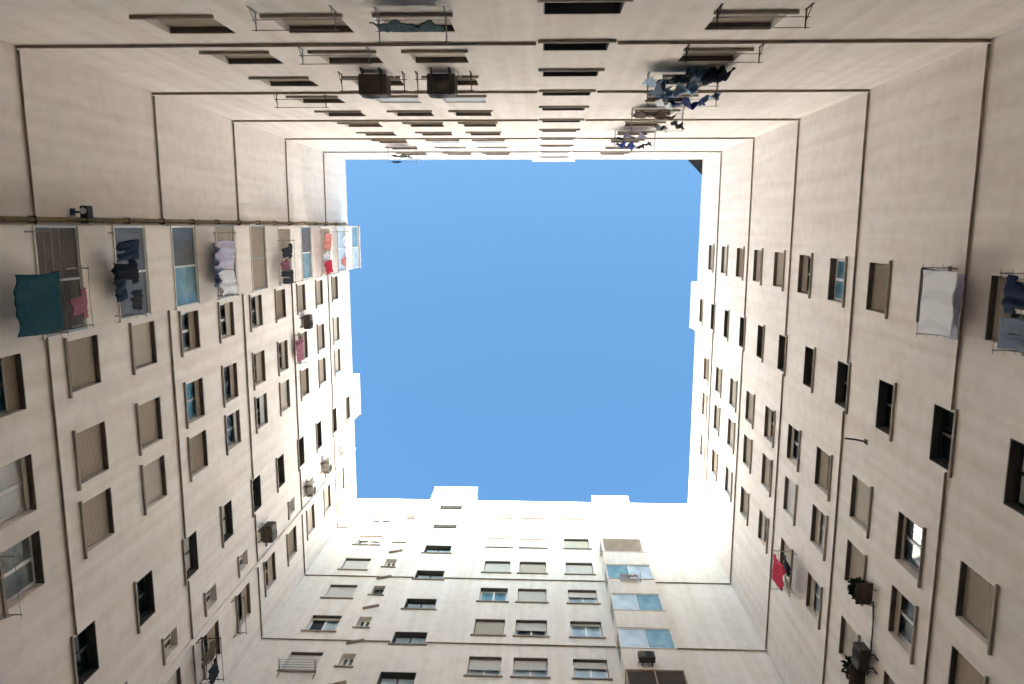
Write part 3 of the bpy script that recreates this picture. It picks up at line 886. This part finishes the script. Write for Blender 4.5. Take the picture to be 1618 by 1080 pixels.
aircon('E', 12.3, Z(0.90), 'dark air conditioner beside the second dark plant on the right wall', m_='ac_dark', w_=0.66, h=0.5)
o = thing('cable', 'black cable looping along the right wall between two dark plants', 'cable', 'E', 10.6, 0.02, Z(1.0))
bm = bmesh.new()
tube(bm, [(0.0, 0.02, 0), (0.5, 0.02, -0.10), (1.0, 0.03, -0.14), (1.5, 0.02, -0.12), (1.9, 0.02, -0.06), (2.3, 0.02, -0.02)], 0.022, 6)
put('line', mesh_of('line', bm, 'ac_in'), o)
def cable(s, label, pts, r_=0.018):
    o = thing('cable', label, 'cable', s, pts[0][0], 0.0, Z(pts[0][1]))
    bm = bmesh.new()
    P3 = []
    for (ua, fa), (ub, fb) in zip(pts, pts[1:]):
        for i in range(8):
            t_ = i / 8
            P3.append((lx(s, ua + (ub - ua) * t_ - pts[0][0]) + random.uniform(-.012, .012), 0.035, Z(fa + (fb - fa) * t_) - Z(pts[0][1]) - 0.10 * abs(ub - ua) * t_ * (1 - t_)))
    P3.append((lx(s, pts[-1][0] - pts[0][0]), 0.035, Z(pts[-1][1]) - Z(pts[0][1])))
    tube(bm, P3, r_, 6)
    put('line', mesh_of('line', bm, 'ac_in'), o)
    bm = bmesh.new()
    for p in P3[2::5]:
        box(bm, p[0] - .03, p[0] + .03, 0.001, 0.055, p[2] - .012, p[2] + .012)
    put('clips', mesh_of('clips', bm, 'rust'), o)
cable('W', 'thin black cable beside the balcony stack of the left block', [(2.66, -3), (2.64, 3.2), (2.70, 8.8)], 0.014)
o = thing('wall_bracket', 'short rusty bracket sticking out of the right wall beside a stair window', 'wall bracket', 'E', 6.25, 0, Z(1.45))
bm = bmesh.new()
tube(bm, [(0, 0, 0), (-0.06, 0.30, 0.02), (-0.10, 0.62, 0.0)], 0.03, 8)
put('arm', mesh_of('arm', bm, 'rust'), o)
bm = bmesh.new()
box(bm, -0.07, 0.07, 0.001, 0.02, -0.09, 0.09)
put('plate', mesh_of('plate', bm, 'rust'), o)

# --- foot block
rack('S', -10.35, -8.75, Z(3.20), 'grey iron drying rack below a closed shutter on the sunlit block', 0, 0.6, 5, 'metal', 'metal')
aircon('S', 4.25, Z(3.04), 'small dark air conditioner on a balcony front of the sunlit block', off=1.06, m_='ac_dark', w_=0.62, h=0.45, d=0.26)
rack('S', 3.9, 5.0, Z(5.46), 'thin drying rack with a small brown towel on the sunlit block', 1.0, 0.3, 2)
wash('S', 4.4, 1.2, Z(5.47), 0.75, 0.40, 'towel', 'rosebrown', 'small rose brown towel on a balcony front of the sunlit block', 0)

# --- roof corner
o = thing('shade_cloth', 'charcoal shade cloth stretched across the top right roof corner', 'shade cloth', 'N', DE, 0, ROOF + 0.14)
bm = bmesh.new()
pts = [(0.3, -0.3), (-0.95, -0.25), (-0.9, 0.06), (0.0, 0.95), (0.3, 0.98)]
lo = [bm.verts.new((x, y, 0.02 * math.sin(7 * x))) for x, y in pts]
hi = [bm.verts.new((x, y, 0.03 + 0.02 * math.sin(7 * x))) for x, y in pts]
bm.faces.new(lo); bm.faces.new(hi)
for i in range(5): bm.faces.new([lo[i], lo[(i + 1) % 5], hi[(i + 1) % 5], hi[i]])
put('canvas', mesh_of('canvas', bm, 'shade'), o)
bm = bmesh.new()
for x, y in ((-0.93, -0.1), (0.1, 0.93)):
    tube(bm, [(x, y, -0.05), (x, y, 0.05)], 0.03, 8)
put('fixing', mesh_of('fixing', bm, 'rust'), o)
